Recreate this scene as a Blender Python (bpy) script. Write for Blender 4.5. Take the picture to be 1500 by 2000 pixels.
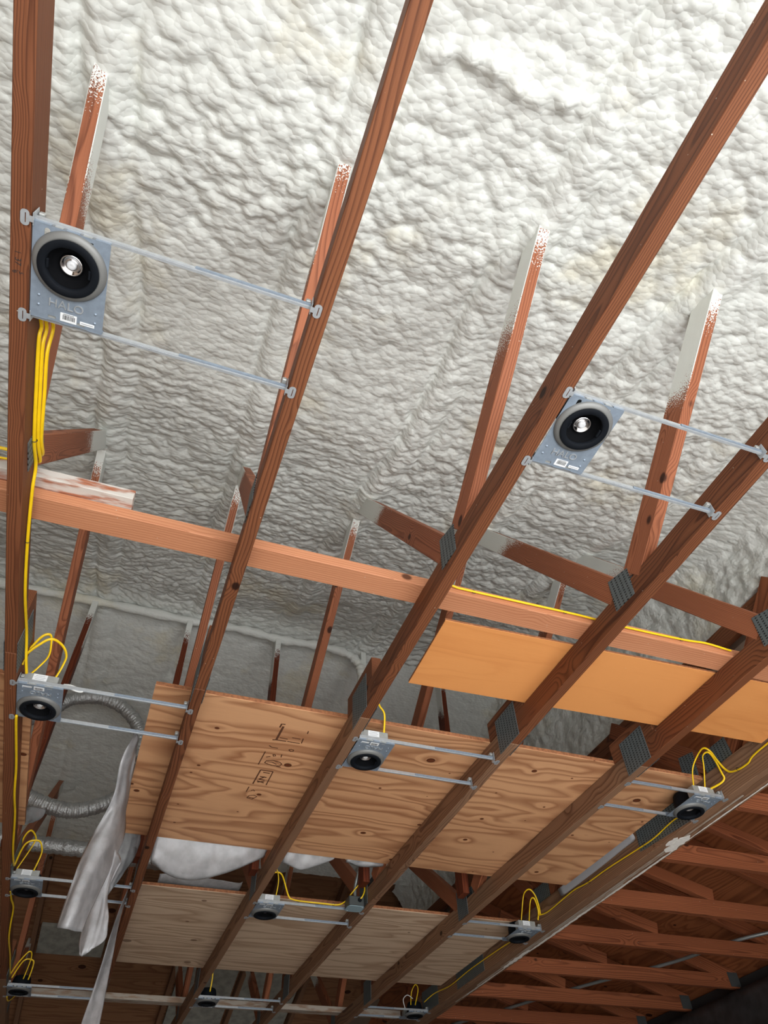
import bpy, bmesh, math, random
import numpy as np
from mathutils import Vector, Matrix

for o in list(bpy.data.objects): bpy.data.objects.remove(o)
scene = bpy.context.scene
COL = scene.collection
random.seed(7)

# ------------------------------------------------------------------ camera
ZC = 2.90                      # height of the underside of the truss bottom chords above the floor
CAMH = ZC - 1.42599
R = [[0.93879573, -0.34284807, -0.03343319],
     [0.23884836, 0.71779669, -0.65400257],
     [0.24822176, 0.60598936, 0.75575317]]
cd = bpy.data.cameras.new('camera'); cam = bpy.data.objects.new('camera', cd); COL.objects.link(cam)
right, down, fwd = Vector(R[0]), Vector(R[1]), Vector(R[2])
m3 = Matrix((right, -down, -fwd)).transposed()
cam.matrix_world = Matrix.Translation((0, 0, CAMH)) @ m3.to_4x4()
cd.sensor_width = 36; cd.sensor_fit = 'AUTO'; cd.lens = 1341.82 / 2000 * 36
cd.clip_start = 0.05
scene.camera = cam

# ------------------------------------------------------------------ world, daylight, exposure
world = bpy.data.worlds.new('overcast_sky'); scene.world = world; world.use_nodes = True
bg = world.node_tree.nodes['Background']
bg.inputs[0].default_value = (0.86, 0.93, 1.0, 1); bg.inputs[1].default_value = 1.2

def area(name, loc, target, sx, sy, power, col):
    l = bpy.data.lights.new(name, 'AREA'); l.shape = 'RECTANGLE'; l.size = sx; l.size_y = sy
    l.energy = power; l.color = col
    o = bpy.data.objects.new(name, l); COL.objects.link(o); o.location = loc
    o.rotation_euler = (Vector(target) - Vector(loc)).to_track_quat('-Z', 'Y').to_euler()
    return o
# daylight entering by the open overhead door behind the camera
area('daylight_door', (0.9, -1.12, 1.15), (0.9, 1.0, 1.9), 3.6, 2.2, 125, (0.95, 0.98, 1.0))
sl = bpy.data.lights.new('sun', 'SUN'); sl.energy = 6.2; sl.angle = math.radians(1.5); sl.color = (1.0, .985, .965)
so = bpy.data.objects.new('sun', sl); COL.objects.link(so); so.location = (0.5, -8, 8)
so.rotation_euler = Vector((-.10, 1.0, -.95)).to_track_quat('-Z', 'Y').to_euler()
cy = scene.cycles
cy.max_bounces = 4; cy.diffuse_bounces = 3; cy.glossy_bounces = 3; cy.transmission_bounces = 2; cy.transparent_max_bounces = 6
cy.caustics_reflective = False; cy.caustics_refractive = False; cy.sample_clamp_indirect = 6.0
cy.use_adaptive_sampling = True; cy.adaptive_threshold = 0.1; cy.use_light_tree = False
scene.view_settings.view_transform = 'Standard'
scene.view_settings.look = 'None'
scene.view_settings.exposure = 0.14
scene.view_settings.gamma = 1.0
scene.view_settings.use_curve_mapping = False

# ------------------------------------------------------------------ helpers
WM = {}                        # world matrix of every object
def reg(o, M, parent=None):
    COL.objects.link(o); WM[o.name] = M.copy()
    if parent is not None:
        o.parent = parent; o.matrix_local = WM[parent.name].inverted() @ M
    else:
        o.matrix_world = M
    return o
def empty(name, loc, label, cat, group=None):
    o = bpy.data.objects.new(name, None); o.empty_display_size = .05
    reg(o, Matrix.Translation(loc)); return tag(o, label, cat, group)
def tag(o, label=None, cat=None, group=None, kind=None):
    if label: o['label'] = label
    if cat: o['category'] = cat
    if group: o['group'] = group
    if kind: o['kind'] = kind
    return o
def Z(x, y, z): return Vector((x, y, z + ZC))
def obj(name, me, mat, parent=None, M=None, smooth=False):
    if mat is not None and len(me.materials) == 0: me.materials.append(mat)
    if smooth:
        for p in me.polygons: p.use_smooth = True
    o = bpy.data.objects.new(name, me)
    if M is None: M = Matrix.Identity(4) if parent is None else WM[parent.name]
    return reg(o, M, parent)
def pyd(name, v, f):
    me = bpy.data.meshes.new(name); me.from_pydata([tuple(p) for p in v], [], f); me.update(); return me
MC = {}
def box_me(dx, dy, dz, bev=0.0, mat=None):
    key = (round(dx, 4), round(dy, 4), round(dz, 4), bev, mat.name if mat else '')
    if key in MC: return MC[key]
    bm = bmesh.new(); bmesh.ops.create_cube(bm, size=1)
    for v in bm.verts: v.co = Vector((v.co.x * dx, v.co.y * dy, v.co.z * dz))
    if bev > 0: bmesh.ops.bevel(bm, geom=bm.edges[:], offset=bev, segments=1, affect='EDGES')
    me = bpy.data.meshes.new('box'); bm.to_mesh(me); bm.free()
    if mat: me.materials.append(mat)
    MC[key] = me; return me
def boxw(name, lo, hi, mat, parent=None, bev=0.0):
    """axis aligned box between two corners, in z measured from the chord underside"""
    lo = Vector(lo); hi = Vector(hi); c = (lo + hi) / 2; d = hi - lo
    return obj(name, box_me(d.x, d.y, d.z, bev, mat), mat, parent, Matrix.Translation((c.x, c.y, c.z + ZC)))
def frame(p0, p1, up):
    x = (p1 - p0).normalized(); z = (up - x * up.dot(x)).normalized(); y = z.cross(x)
    M = Matrix((x, y, z)).transposed().to_4x4(); M.translation = (p0 + p1) / 2
    return M
def board(name, p0, p1, wide, thick, up, mat, parent=None, bev=0.002):
    """stick from p0 to p1, local x along the grain, 'thick' along up, 'wide' across"""
    p0 = Z(*p0); p1 = Z(*p1)
    return obj(name, box_me((p1 - p0).length, wide, thick, bev, mat), mat, parent, frame(p0, p1, Vector(up)))
def spline(pts, n=8):
    P = [Vector(p) for p in pts]; out = []
    for i in range(len(P) - 1):
        a = P[max(i - 1, 0)]; b = P[i]; c = P[i + 1]; d = P[min(i + 2, len(P) - 1)]
        for k in range(n):
            t = k / n
            out.append(.5 * ((2 * b) + (c - a) * t + (2 * a - 5 * b + 4 * c - d) * t * t + (3 * b - a - 3 * c + d) * t ** 3))
    out.append(P[-1]); return out
def tube_me(pts, r, seg=8, flat=1.0, rfun=None):
    P = [Vector(p) for p in pts]; v = []; f = []
    t = (P[1] - P[0]).normalized(); nrm = t.orthogonal().normalized()
    for i, p in enumerate(P):
        tt = (P[min(i + 1, len(P) - 1)] - P[max(i - 1, 0)]).normalized()
        nrm = (nrm - tt * nrm.dot(tt)).normalized(); b = tt.cross(nrm)
        rr = r if rfun is None else rfun(i / (len(P) - 1), i) * r
        for k in range(seg):
            a = 2 * math.pi * k / seg
            v.append(p + nrm * math.cos(a) * rr + b * math.sin(a) * rr * flat)
    n = len(P)
    for i in range(n - 1):
        for k in range(seg):
            f.append((i * seg + k, i * seg + (k + 1) % seg, (i + 1) * seg + (k + 1) % seg, (i + 1) * seg + k))
    f.append(tuple(range(seg - 1, -1, -1))); f.append(tuple((n - 1) * seg + k for k in range(seg)))
    return pyd('tube', v, f)
def tube(name, pts, r, mat, parent=None, n=8, seg=8, flat=1.0, rfun=None):
    W = [Z(*p) for p in pts]; W = spline(W, n)
    base = W[0] if parent is None else WM[parent.name].translation
    me = tube_me([w - base for w in W], r, seg, flat, rfun)
    return obj(name, me, mat, parent, Matrix.Translation(base), smooth=True)
def lathe_me(prof, seg=40):
    v = []; f = []
    for (r, z) in prof:
        for k in range(seg):
            a = 2 * math.pi * k / seg; v.append((r * math.cos(a), r * math.sin(a), z))
    for i in range(len(prof) - 1):
        for k in range(seg):
            f.append((i * seg + k, i * seg + (k + 1) % seg, (i + 1) * seg + (k + 1) % seg, (i + 1) * seg + k))
    return pyd('lathe', v, f)
def curve_me(loops, ext):
    """flat plate with holes from closed 2-D loops"""
    c = bpy.data.curves.new('plate', 'CURVE'); c.dimensions = '2D'; c.fill_mode = 'BOTH'; c.extrude = ext
    for L in loops:
        s = c.splines.new('POLY'); s.points.add(len(L) - 1); s.use_cyclic_u = True
        for p, q in zip(s.points, L): p.co = (q[0], q[1], 0, 1)
    o = bpy.data.objects.new('tmp', c); COL.objects.link(o)
    me = bpy.data.meshes.new_from_object(o); bpy.data.objects.remove(o); bpy.data.curves.remove(c)
    return me
def text_me(txt, size, ext, align='CENTER'):
    c = bpy.data.curves.new('txt', 'FONT'); c.body = txt; c.size = size; c.extrude = ext
    c.align_x = align; c.align_y = 'CENTER'; c.resolution_u = 3
    o = bpy.data.objects.new('tmp', c); COL.objects.link(o)
    me = bpy.data.meshes.new_from_object(o); bpy.data.objects.remove(o); bpy.data.curves.remove(c)
    return me
def circ(cx, cy, r, n=40): return [(cx + r * math.cos(2 * math.pi * k / n), cy + r * math.sin(2 * math.pi * k / n)) for k in range(n)]
def rrect(cx, cy, w, h, r, n=5):
    out = []
    for sx, sy, a0 in ((1, 1, 0), (-1, 1, 90), (-1, -1, 180), (1, -1, 270)):
        for k in range(n + 1):
            a = math.radians(a0 + 90 * k / n)
            out.append((cx + sx * (w / 2 - r) + r * math.cos(a), cy + sy * (h / 2 - r) + r * math.sin(a)))
    return out

# ------------------------------------------------------------------ node materials
class NT:
    def __init__(s, name):
        s.m = bpy.data.materials.new(name); s.m.use_nodes = True
        s.t = s.m.node_tree; s.b = s.t.nodes['Principled BSDF']; s.out = s.t.nodes['Material Output']
    def n(s, typ, _in=None, **kw):
        nd = s.t.nodes.new(typ)
        for k, v in kw.items(): setattr(nd, k, v)
        for k, v in (_in or {}).items(): s.set(nd, k, v)
        return nd
    def set(s, nd, k, v):
        inp = nd.inputs[k]
        if hasattr(v, 'links') or isinstance(v, bpy.types.NodeSocket): s.t.links.new(v, inp)
        else:
            if isinstance(v, tuple) and inp.type == 'RGBA' and len(v) == 3: v = (*v, 1)
            inp.default_value = v
    def math(s, op, a, b=0.0, c=0.0, clamp=False):
        nd = s.n('ShaderNodeMath', {0: a, 1: b, 2: c}, operation=op, use_clamp=clamp); return nd.outputs[0]
    def vmath(s, op, a, b=None):
        d = {0: a}
        if b is not None: d[1] = b
        return s.n('ShaderNodeVectorMath', d, operation=op).outputs[0]
    def mapr(s, v, a, b, c=0.0, d=1.0, smooth=True):
        nd = s.n('ShaderNodeMapRange', {0: v, 1: a, 2: b, 3: c, 4: d}); nd.interpolation_type = 'SMOOTHSTEP' if smooth else 'LINEAR'
        return nd.outputs[0]
    def mix(s, f, a, b):
        nd = s.n('ShaderNodeMix', data_type='RGBA'); s.set(nd, 0, f); s.set(nd, 6, a); s.set(nd, 7, b); return nd.outputs[2]
    def noise(s, vec, scale, detail=2.0, rough=0.5):
        return s.n('ShaderNodeTexNoise', {'Vector': vec, 'Scale': scale, 'Detail': detail, 'Roughness': rough})
    def ramp(s, f, stops):
        nd = s.n('ShaderNodeValToRGB', {0: f}); e = nd.color_ramp.elements
        while len(e) < len(stops): e.new(0.5)
        for el, (p, c) in zip(e, stops): el.position = p; el.color = (c, c, c, 1) if not isinstance(c, tuple) else (*c, 1)
        return nd.outputs[0]
    def bump(s, h, strength, dist):
        nd = s.n('ShaderNodeBump', {'Strength': strength, 'Distance': dist, 'Height': h}); s.t.links.new(nd.outputs[0], s.b.inputs['Normal'])
def srgb(r, g, b):
    f = lambda c: (c / 255 / 12.92) if c / 255 <= .04045 else ((c / 255 + .055) / 1.055) ** 2.4
    return (f(r), f(g), f(b))

def wood(name, light, dark, rings=170, rough=.62, knots=1.0, overspray=0, wash=None, contrast=.75):
    T = NT(name)
    P0 = T.n('ShaderNodeTexCoord').outputs['Object']; rnd = T.n('ShaderNodeObjectInfo').outputs['Random']
    r2 = T.math('FRACT', T.math('MULTIPLY', rnd, 17.31)); r3 = T.math('FRACT', T.math('MULTIPLY', rnd, 91.73))
    P = T.vmath('ADD', P0, T.n('ShaderNodeCombineXYZ', {0: T.math('MULTIPLY', rnd, 23.0), 1: T.math('MULTIPLY', r2, 3.0), 2: 0.0}).outputs[0])
    Pw = T.vmath('MULTIPLY', P, (1.3, 5, 5))
    wn = T.vmath('SUBTRACT', T.noise(Pw, 1.0, 2).outputs['Color'], (.5, .5, .5))
    wn = T.vmath('MULTIPLY', wn, (0, .055, .055))
    off = T.n('ShaderNodeCombineXYZ', {0: 0.0, 1: T.math('MULTIPLY_ADD', r2, .11, .012), 2: T.math('MULTIPLY_ADD', r3, .16, -.08)}).outputs[0]
    Q = T.vmath('ADD', T.vmath('ADD', P0, off), wn)
    sx = T.n('ShaderNodeSeparateXYZ', {0: Q})
    d = T.math('SQRT', T.math('ADD', T.math('POWER', sx.outputs[1], 2.0), T.math('POWER', sx.outputs[2], 2.0)))
    vo = T.n('ShaderNodeTexVoronoi', {'Vector': T.vmath('MULTIPLY', P, (4.2, 6, 6)), 'Scale': 1.0})
    kd = vo.outputs['Distance']
    kw = T.mapr(kd, .05, .34, 1.0, 0.0)
    d = T.math('ADD', d, T.math('MULTIPLY', kw, .014 * knots))
    fr = T.math('FRACT', T.math('MULTIPLY', d, rings))
    ring = T.ramp(fr, [(0.0, .05), (.45, .18), (.86, 1.0), (1.0, .05)])
    fib = T.noise(T.vmath('MULTIPLY', P, (5, 330, 330)), 1.0, 2).outputs[0]
    tone = T.noise(T.vmath('MULTIPLY', P, (.8, 5, 5)), 1.0, 3).outputs[0]
    f = T.math('MULTIPLY', ring, contrast)
    f = T.math('ADD', f, T.math('MULTIPLY_ADD', fib, .55, -.28))
    f = T.math('ADD', f, T.math('MULTIPLY_ADD', tone, .9, -.45), clamp=True)
    col = T.mix(f, light, dark)
    tint = T.mix(T.math('MULTIPLY_ADD', r3, .5, .0), (1, 1, 1), (.78, .70, .66))
    mm = T.n('ShaderNodeMix', data_type='RGBA', blend_type='MULTIPLY'); T.set(mm, 0, 1.0); T.set(mm, 6, col); T.set(mm, 7, tint); col = mm.outputs[2]
    km = T.mapr(kd, .055, .10, .92 * knots, 0.0)
    col = T.mix(km, col, (dark[0] * .22, dark[1] * .22, dark[2] * .25))
    # tiny pale flecks of foam and dust
    fl = T.n('ShaderNodeTexVoronoi', {'Vector': P, 'Scale': 26.0}).outputs['Distance']
    col = T.mix(T.mapr(fl, .03, .045, .7, 0.0), col, (.62, .58, .48))
    if wash:
        wn2 = T.noise(T.vmath('MULTIPLY', P, (9, 40, 40)), 1.0, 4).outputs[0]
        col = T.mix(T.mapr(wn2, .36, .56), col, wash)
    rr = rough
    if overspray:
        g = T.n('ShaderNodeNewGeometry'); sp = T.n('ShaderNodeSeparateXYZ', {0: g.outputs['Position']}); sn = T.n('ShaderNodeSeparateXYZ', {0: g.outputs['True Normal']})
        zf = T.math('MULTIPLY_ADD', sp.outputs[1], .3333, .46 + ZC)
        zb = T.math('MULTIPLY_ADD', sp.outputs[1], -.3333, 3.026 + ZC)
        h = T.math('SUBTRACT', T.math('MINIMUM', zf, zb), sp.outputs[2])
        side = T.mapr(T.math('ABSOLUTE', sn.outputs[0]), .4, .6)
        L = T.math('MULTIPLY_ADD', side, .21, overspray)
        nf = T.noise(g.outputs['Position'], 230.0, 2).outputs[0]; nm = T.noise(g.outputs['Position'], 9.0, 2).outputs[0]
        vv = T.math('ADD', h, T.math('ADD', T.math('MULTIPLY_ADD', nf, .30, -.15), T.math('MULTIPLY_ADD', nm, .16, -.08)))
        mk = T.mapr(T.math('SUBTRACT', L, vv), -.015, .02)
        col = T.mix(mk, col, FOAMC)
    T.set(T.b, 'Base Color', col); T.set(T.b, 'Roughness', rr)
    T.set(T.b, 'Specular IOR Level', .25)
    T.bump(fib, .25, .002)
    return T.m

def plywood(name, light, dark, freq=16.0, knots=1.0, stain=.5, contrast=1.0, kscale=2.6, aniso=(.55, 4.5, 1)):
    T = NT(name)
    P0 = T.n('ShaderNodeTexCoord').outputs['Object']; rnd = T.n('ShaderNodeObjectInfo').outputs['Random']
    P = T.vmath('ADD', P0, T.n('ShaderNodeCombineXYZ', {0: T.math('MULTIPLY', rnd, 31.0), 1: T.math('MULTIPLY', rnd, 57.0), 2: 0.0}).outputs[0])
    P = T.vmath('MULTIPLY', P, (1, 1, 0))
    vo = T.n('ShaderNodeTexVoronoi', {'Vector': T.vmath('MULTIPLY', P, (1.0, 1.15, 1)), 'Scale': kscale}); kd = vo.outputs['Distance']
    vo.voronoi_dimensions = '2D'
    ksel = T.n('ShaderNodeSeparateColor', {0: vo.outputs['Color']}).outputs[0]
    ksz = T.mapr(ksel, .2, .95, 0.0, 1.0, smooth=False)
    wv = T.vmath('SUBTRACT', T.noise(T.vmath('MULTIPLY', P, (2.2, 7, 1)), 1.0, 2).outputs['Color'], (.5, .5, .5))
    Q = T.vmath('ADD', T.vmath('MULTIPLY', P, aniso), T.vmath('MULTIPLY', wv, (.35, .35, 0)))
    h = T.noise(Q, 1.0, 1.5, .45).outputs[0]
    bulge = T.math('MULTIPLY', T.mapr(kd, .02, .30, 1.0, 0.0), T.math('MULTIPLY', ksz, .10 * knots))
    h = T.math('ADD', h, bulge)
    fr = T.math('FRACT', T.math('MULTIPLY', h, freq))
    ring = T.ramp(fr, [(0.0, .0), (.35, .12), (.8, 1.0), (1.0, .0)])
    fib = T.noise(T.vmath('MULTIPLY', P, (7, 240, 1)), 1.0, 2).outputs[0]
    tone = T.noise(T.vmath('MULTIPLY', P, (.9, 3.0, 1)), 1.0, 3).outputs[0]
    f = T.math('ADD', T.math('MULTIPLY', ring, .55 * contrast), T.math('MULTIPLY_ADD', fib, .3, -.15))
    f = T.math('ADD', f, T.math('MULTIPLY_ADD', tone, stain, -stain * .5), clamp=True)
    col = T.mix(f, light, dark)
    rad = T.math('MULTIPLY', ksz, .075)
    km = T.mapr(T.math('SUBTRACT', kd, rad), -.012, .004, 1.0, 0.0)
    inner = T.mix(T.mapr(T.math('DIVIDE', kd, T.math('ADD', rad, .001)), .55, .95), (dark[0] * .5, dark[1] * .4, dark[2] * .38), (dark[0] * .16, dark[1] * .13, dark[2] * .13))
    col = T.mix(T.math('MULTIPLY', km, knots, clamp=True), col, inner)
    fl = T.n('ShaderNodeTexVoronoi', {'Vector': P, 'Scale': 22.0}).outputs['Distance']
    col = T.mix(T.mapr(fl, .02, .035, .5, 0.0), col, (.7, .62, .5))
    T.set(T.b, 'Base Color', col); T.set(T.b, 'Roughness', .62); T.set(T.b, 'Specular IOR Level', .25)
    T.bump(fib, .2, .0015)
    return T.m

def plain(name, col, rough=.5, metal=0.0, noise=0.0, nscale=30, bumpd=0.0):
    T = NT(name)
    if noise > 0:
        g = T.n('ShaderNodeTexCoord').outputs['Object']
        n = T.noise(g, nscale, 4).outputs[0]
        c = T.mix(T.mapr(n, .3, .7), tuple(max(0, q * (1 - noise)) for q in col), tuple(min(1, q * (1 + noise)) for q in col))
        T.set(T.b, 'Base Color', c)
        if bumpd: T.bump(n, .4, bumpd)
    else: T.set(T.b, 'Base Color', col)
    T.set(T.b, 'Roughness', rough); T.set(T.b, 'Metallic', metal)
    return T.m

FOAMC = (.83, .845, .80)
def foam_mat():
    T = NT('spray_foam')
    g = T.n('ShaderNodeNewGeometry').outputs['Position']
    n1 = T.noise(g, 2.3, 3).outputs[0]; n2 = T.noise(g, 14, 3).outputs[0]
    c = T.mix(T.mapr(T.math('ADD', n1, T.math('MULTIPLY', n2, .25)), .68, .88), FOAMC, (.82, .79, .66))
    T.set(T.b, 'Base Color', c); T.set(T.b, 'Roughness', .48); T.set(T.b, 'Specular IOR Level', .4)
    v = T.n('ShaderNodeTexVoronoi', {'Vector': T.vmath('MULTIPLY', g, (.7, 1, 1)), 'Scale': 62.0})
    T.bump(T.math('MULTIPLY', T.math('POWER', v.outputs['Distance'], 2.0), -1.0), .40, .007)
    return T.m
def plate_mat():
    """galvanised truss connector plate with rows of punched slots"""
    T = NT('punched_galvanised_plate')
    P = T.n('ShaderNodeTexCoord').outputs['Object']; s = T.n('ShaderNodeSeparateXYZ', {0: P})
    ru = T.math('FRACT', T.math('MULTIPLY', s.outputs[0], 50.0)); rv = T.math('FRACT', T.math('MULTIPLY', s.outputs[1], 100.0))
    ru2 = T.math('FRACT', T.math('MULTIPLY', s.outputs[0], 25.0))
    sl = T.math('MULTIPLY', T.math('MULTIPLY', T.mapr(ru, .22, .30), T.mapr(ru, .62, .70, 1.0, 0.0)), T.math('MULTIPLY', T.mapr(rv, .25, .35), T.mapr(rv, .7, .8, 1.0, 0.0)))
    n = T.noise(P, 40, 3).outputs[0]
    c = T.mix(n, srgb(120, 128, 130), srgb(92, 98, 99)); c = T.mix(sl, c, (.015, .015, .015))
    T.set(T.b, 'Base Color', c); T.set(T.b, 'Roughness', .55); T.set(T.b, 'Metallic', .35)
    T.bump(T.math('MULTIPLY', sl, -1.0), .6, .002); return T.m
def film_mat(name, alpha=.5, col=(.82, .83, .85)):
    T = NT(name)
    g = T.n('ShaderNodeNewGeometry').outputs['Position']
    tr = T.n('ShaderNodeBsdfTransparent'); df = T.n('ShaderNodeBsdfDiffuse', {'Color': col}); tl = T.n('ShaderNodeBsdfTranslucent', {'Color': col})
    gl = T.n('ShaderNodeBsdfGlossy', {'Roughness': .28, 'Color': (.8, .8, .8)})
    n = T.noise(g, 22, 4).outputs[0]; bp = T.n('ShaderNodeBump', {'Strength': .2, 'Distance': .006, 'Height': n})
    T.t.links.new(bp.outputs[0], gl.inputs['Normal'])
    a = T.n('ShaderNodeMixShader', {0: .5, 1: df.outputs[0], 2: tl.outputs[0]})
    b = T.n('ShaderNodeMixShader', {0: T.mapr(n, .3, .7, alpha - .1, alpha + .1), 1: tr.outputs[0], 2: a.outputs[0]})
    fr = T.n('ShaderNodeFresnel', {'IOR': 1.45}).outputs[0]
    e = T.n('ShaderNodeMixShader', {0: T.math('MULTIPLY', fr, 1.0), 1: b.outputs[0], 2: gl.outputs[0]})
    T.t.links.new(e.outputs[0], T.out.inputs[0]); return T.m
def duct_mat():
    T = NT('silver_duct_jacket')
    g = T.n('ShaderNodeTexCoord').outputs['Object']
    n = T.noise(g, 38, 4, .65).outputs[0]
    T.set(T.b, 'Base Color', T.mix(n, (.42, .43, .43), (.72, .73, .73))); T.set(T.b, 'Metallic', .75); T.set(T.b, 'Roughness', .38)
    T.bump(n, .8, .012); return T.m

M_CHORD = wood('red_brown_chord_lumber', srgb(131, 81, 53), srgb(70, 37, 23), 175)
M_OLD = wood('weathered_chord_lumber', srgb(150, 114, 88), srgb(88, 59, 43), 160)
M_WEB = wood('web_lumber', srgb(174, 108, 76), srgb(102, 55, 35), 190, overspray=.03)
M_BRACE = wood('brace_lumber', srgb(212, 150, 112), srgb(170, 104, 70), 120, contrast=.5)
M_WASH = wood('whitewashed_lumber', srgb(190, 125, 95), srgb(140, 80, 55), 130, wash=srgb(205, 198, 190))
M_GREYW = wood('grey_weathered_lumber', srgb(176, 150, 128), srgb(120, 92, 74), 140, wash=srgb(180, 168, 155))
M_DARKW = wood('dark_red_stud_lumber', srgb(120, 58, 34), srgb(72, 30, 18), 150, knots=.3, overspray=.22)
M_JACK = wood('jack_truss_lumber', srgb(156, 92, 60), srgb(94, 48, 29), 120)
M_PLYA = plywood('smooth_birch_plywood', srgb(228, 154, 90), srgb(192, 110, 52), 9, knots=.0, stain=1.0, contrast=.35)
M_PLYB = plywood('fir_plywood', srgb(220, 166, 122), srgb(146, 88, 54), 10.5, kscale=3.7, contrast=1.25, aniso=(.75, 4.2, 1))
M_PLYC = plywood('pale_fir_plywood', srgb(216, 188, 160), srgb(162, 126, 98), 11, contrast=1.2, knots=.7, stain=.4, kscale=2.2)
M_SHEATH = plywood('roof_sheathing_plywood', srgb(168, 100, 62), srgb(92, 46, 26), 17, kscale=2.2)
M_SHEATH2 = plywood('far_roof_sheathing_plywood', srgb(160, 116, 84), srgb(100, 62, 42), 14, kscale=2.2)
M_EDGE = plain('plywood_edge', srgb(150, 96, 62), .8, noise=.25, nscale=90)
M_FOAM = foam_mat()
M_PLATE = plate_mat()
M_STEEL = plain('galvanised_steel', srgb(138, 150, 164), .45, .3, noise=.08, nscale=60)
M_STEELD = plain('dull_grey_steel', srgb(170, 171, 168), .45, .35, noise=.06, nscale=60)
M_BAR = plain('zinc_hanger_bar', srgb(186, 190, 194), .36, .5, noise=.06, nscale=50)
M_COLLAR = plain('spun_metal_collar', srgb(124, 124, 122), .5, .3)
M_BLACK = plain('black_plastic_trim', (.006, .0075, .0105), .7)
M_BLACKG = plain('black_baffle', (.002, .0022, .003), .9)
for _m in (M_BLACK, M_BLACKG): _m.node_tree.nodes['Principled BSDF'].inputs['Specular IOR Level'].default_value = .12
M_CHROME = plain('polished_reflector', (.9, .9, .92), .08, 1.0)
M_LENS = plain('led_lens', (.85, .86, .88), .25, .2)
M_LABEL = plain('white_label_paper', (.82, .83, .84), .5)
M_INK = plain('black_print', (.02, .02, .02), .6)
M_GREYINK = plain('grey_print', (.32, .33, .36), .6)
M_STAMP = plain('faded_brown_ink', srgb(96, 58, 36), .7)
M_CABLE = plain('yellow_cable_jacket', srgb(246, 202, 22), .42, noise=.05, nscale=20)
M_WIREW = plain('white_wire', (.7, .7, .68), .4)
M_TIE = plain('dark_tie_wire', (.03, .022, .015), .5)
M_FILM = film_mat('clear_poly_film', .52, (.92, .91, .93))
M_FILM2 = film_mat('dusty_poly_film', .5, (.6, .61, .63))
M_STRIP = plain('grey_plastic_strip', (.34, .335, .35), .45)
M_PATCH = plain('old_grey_insulation', (.36, .355, .31), .8, noise=.2, nscale=14, bumpd=.02)
M_DARKWALL = plain('shaded_gap_black', (.03, .03, .03), .7)  # shade of the dark gap above the tarp, put into the wall colour
M_TARP = plain('black_plastic_tarp', (.035, .036, .038), .32, noise=.3, nscale=12, bumpd=.01)
M_DUCT = duct_mat()
M_PIPE = plain('grey_conduit', srgb(150, 156, 156), .38, .6)
M_BLUE = plain('pale_blue_box_cover', srgb(160, 185, 195), .4, .3)
M_BOX = plain('dark_grey_box', srgb(88, 92, 92), .45, .5)
M_PAINT = plain('white_paint', srgb(240, 234, 226), .7, noise=.06, nscale=60)
M_CONC = plain('concrete', (.46, .445, .42), .85, noise=.18, nscale=3)
M_WALL = plain('bare_plywood_wall', (.30, .22, .16), .85, noise=.06, nscale=4)
M_GROUND = plain('driveway_concrete', (.56, .55, .52), .9, noise=.15, nscale=2)

# ------------------------------------------------------------------ noise for the foam
def hash2(i, j, k):
    h = (i.astype(np.int64) * 374761393 + j.astype(np.int64) * 668265263 + k * 974634197) & 0x7fffffff
    h = (h ^ (h >> 13)) * 1274126177 & 0x7fffffff
    return ((h ^ (h >> 16)) & 0xffff) / 65535.0
def vnoise(x, y, k):
    i = np.floor(x); j = np.floor(y); fx = x - i; fy = y - j
    fx = fx * fx * (3 - 2 * fx); fy = fy * fy * (3 - 2 * fy)
    a = hash2(i, j, k); b = hash2(i + 1, j, k); c = hash2(i, j + 1, k); d = hash2(i + 1, j + 1, k)
    return (a + (b - a) * fx) * (1 - fy) + (c + (d - c) * fx) * fy - .5
def worley(x, y, k):
    i = np.floor(x); j = np.floor(y); best = np.full(x.shape, 9.0)
    for di in (-1, 0, 1):
        for dj in (-1, 0, 1):
            px = i + di + hash2(i + di, j + dj, k); py = j + dj + hash2(i + di, j + dj, k + 5)
            best = np.minimum(best, (px - x) ** 2 + (py - y) ** 2)
    return best                                     # squared distance: round pillows with sharp creases
def foam_h(u, v, k=0, stretch=1.7):
    """height of sprayed foam: lumpy rolls stretched along u"""
    wx = vnoise(u * 2.2, v * 2.2, k + 1) * .20 + vnoise(u * 6, v * 6, k + 2) * .04
    wy = vnoise(u * 2.2 + 9, v * 2.2, k + 3) * .20 + vnoise(u * 6, v * 6 + 4, k + 4) * .035
    a = u + wx; b = v + wy + .12 * u
    big = vnoise(u * 1.6, v * 1.9, k + 7) * .05 + vnoise(u * 4, v * 5, k + 8) * .018
    amp = .65 + 1.0 * np.clip(vnoise(u * 1.3, v * 1.7, k + 9) + .5, 0, 1)
    f2 = 2 / stretch
    w1 = worley(a * 9.5 * f2, b * 17, k + 11); w2 = worley(a * 19 * f2, b * 34, k + 13); w3 = worley(a * 40 * f2, b * 62, k + 15)
    st = .0155 * (.5 - w1) + .0125 * (.5 - w2) + .0045 * (.5 - w3)
    c1 = worley(u * 13 + wx * 6, v * 14 + wy * 6, k + 21); c2 = worley(u * 27 + wy * 9, v * 29, k + 23); c3 = worley(u * 55, v * 58, k + 25)
    cf = .0155 * (.5 - c1) + .0115 * (.5 - c2) + .0040 * (.5 - c3)
    m = np.clip((vnoise(u * 1.1 + 3, v * 1.1, k + 27) + .12 + .35 * np.clip(.9 - v, -1, 1) + .12 * u) * 3, 0, 1)
    return big + amp * (st * (1 - m) + cf * m)
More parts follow.
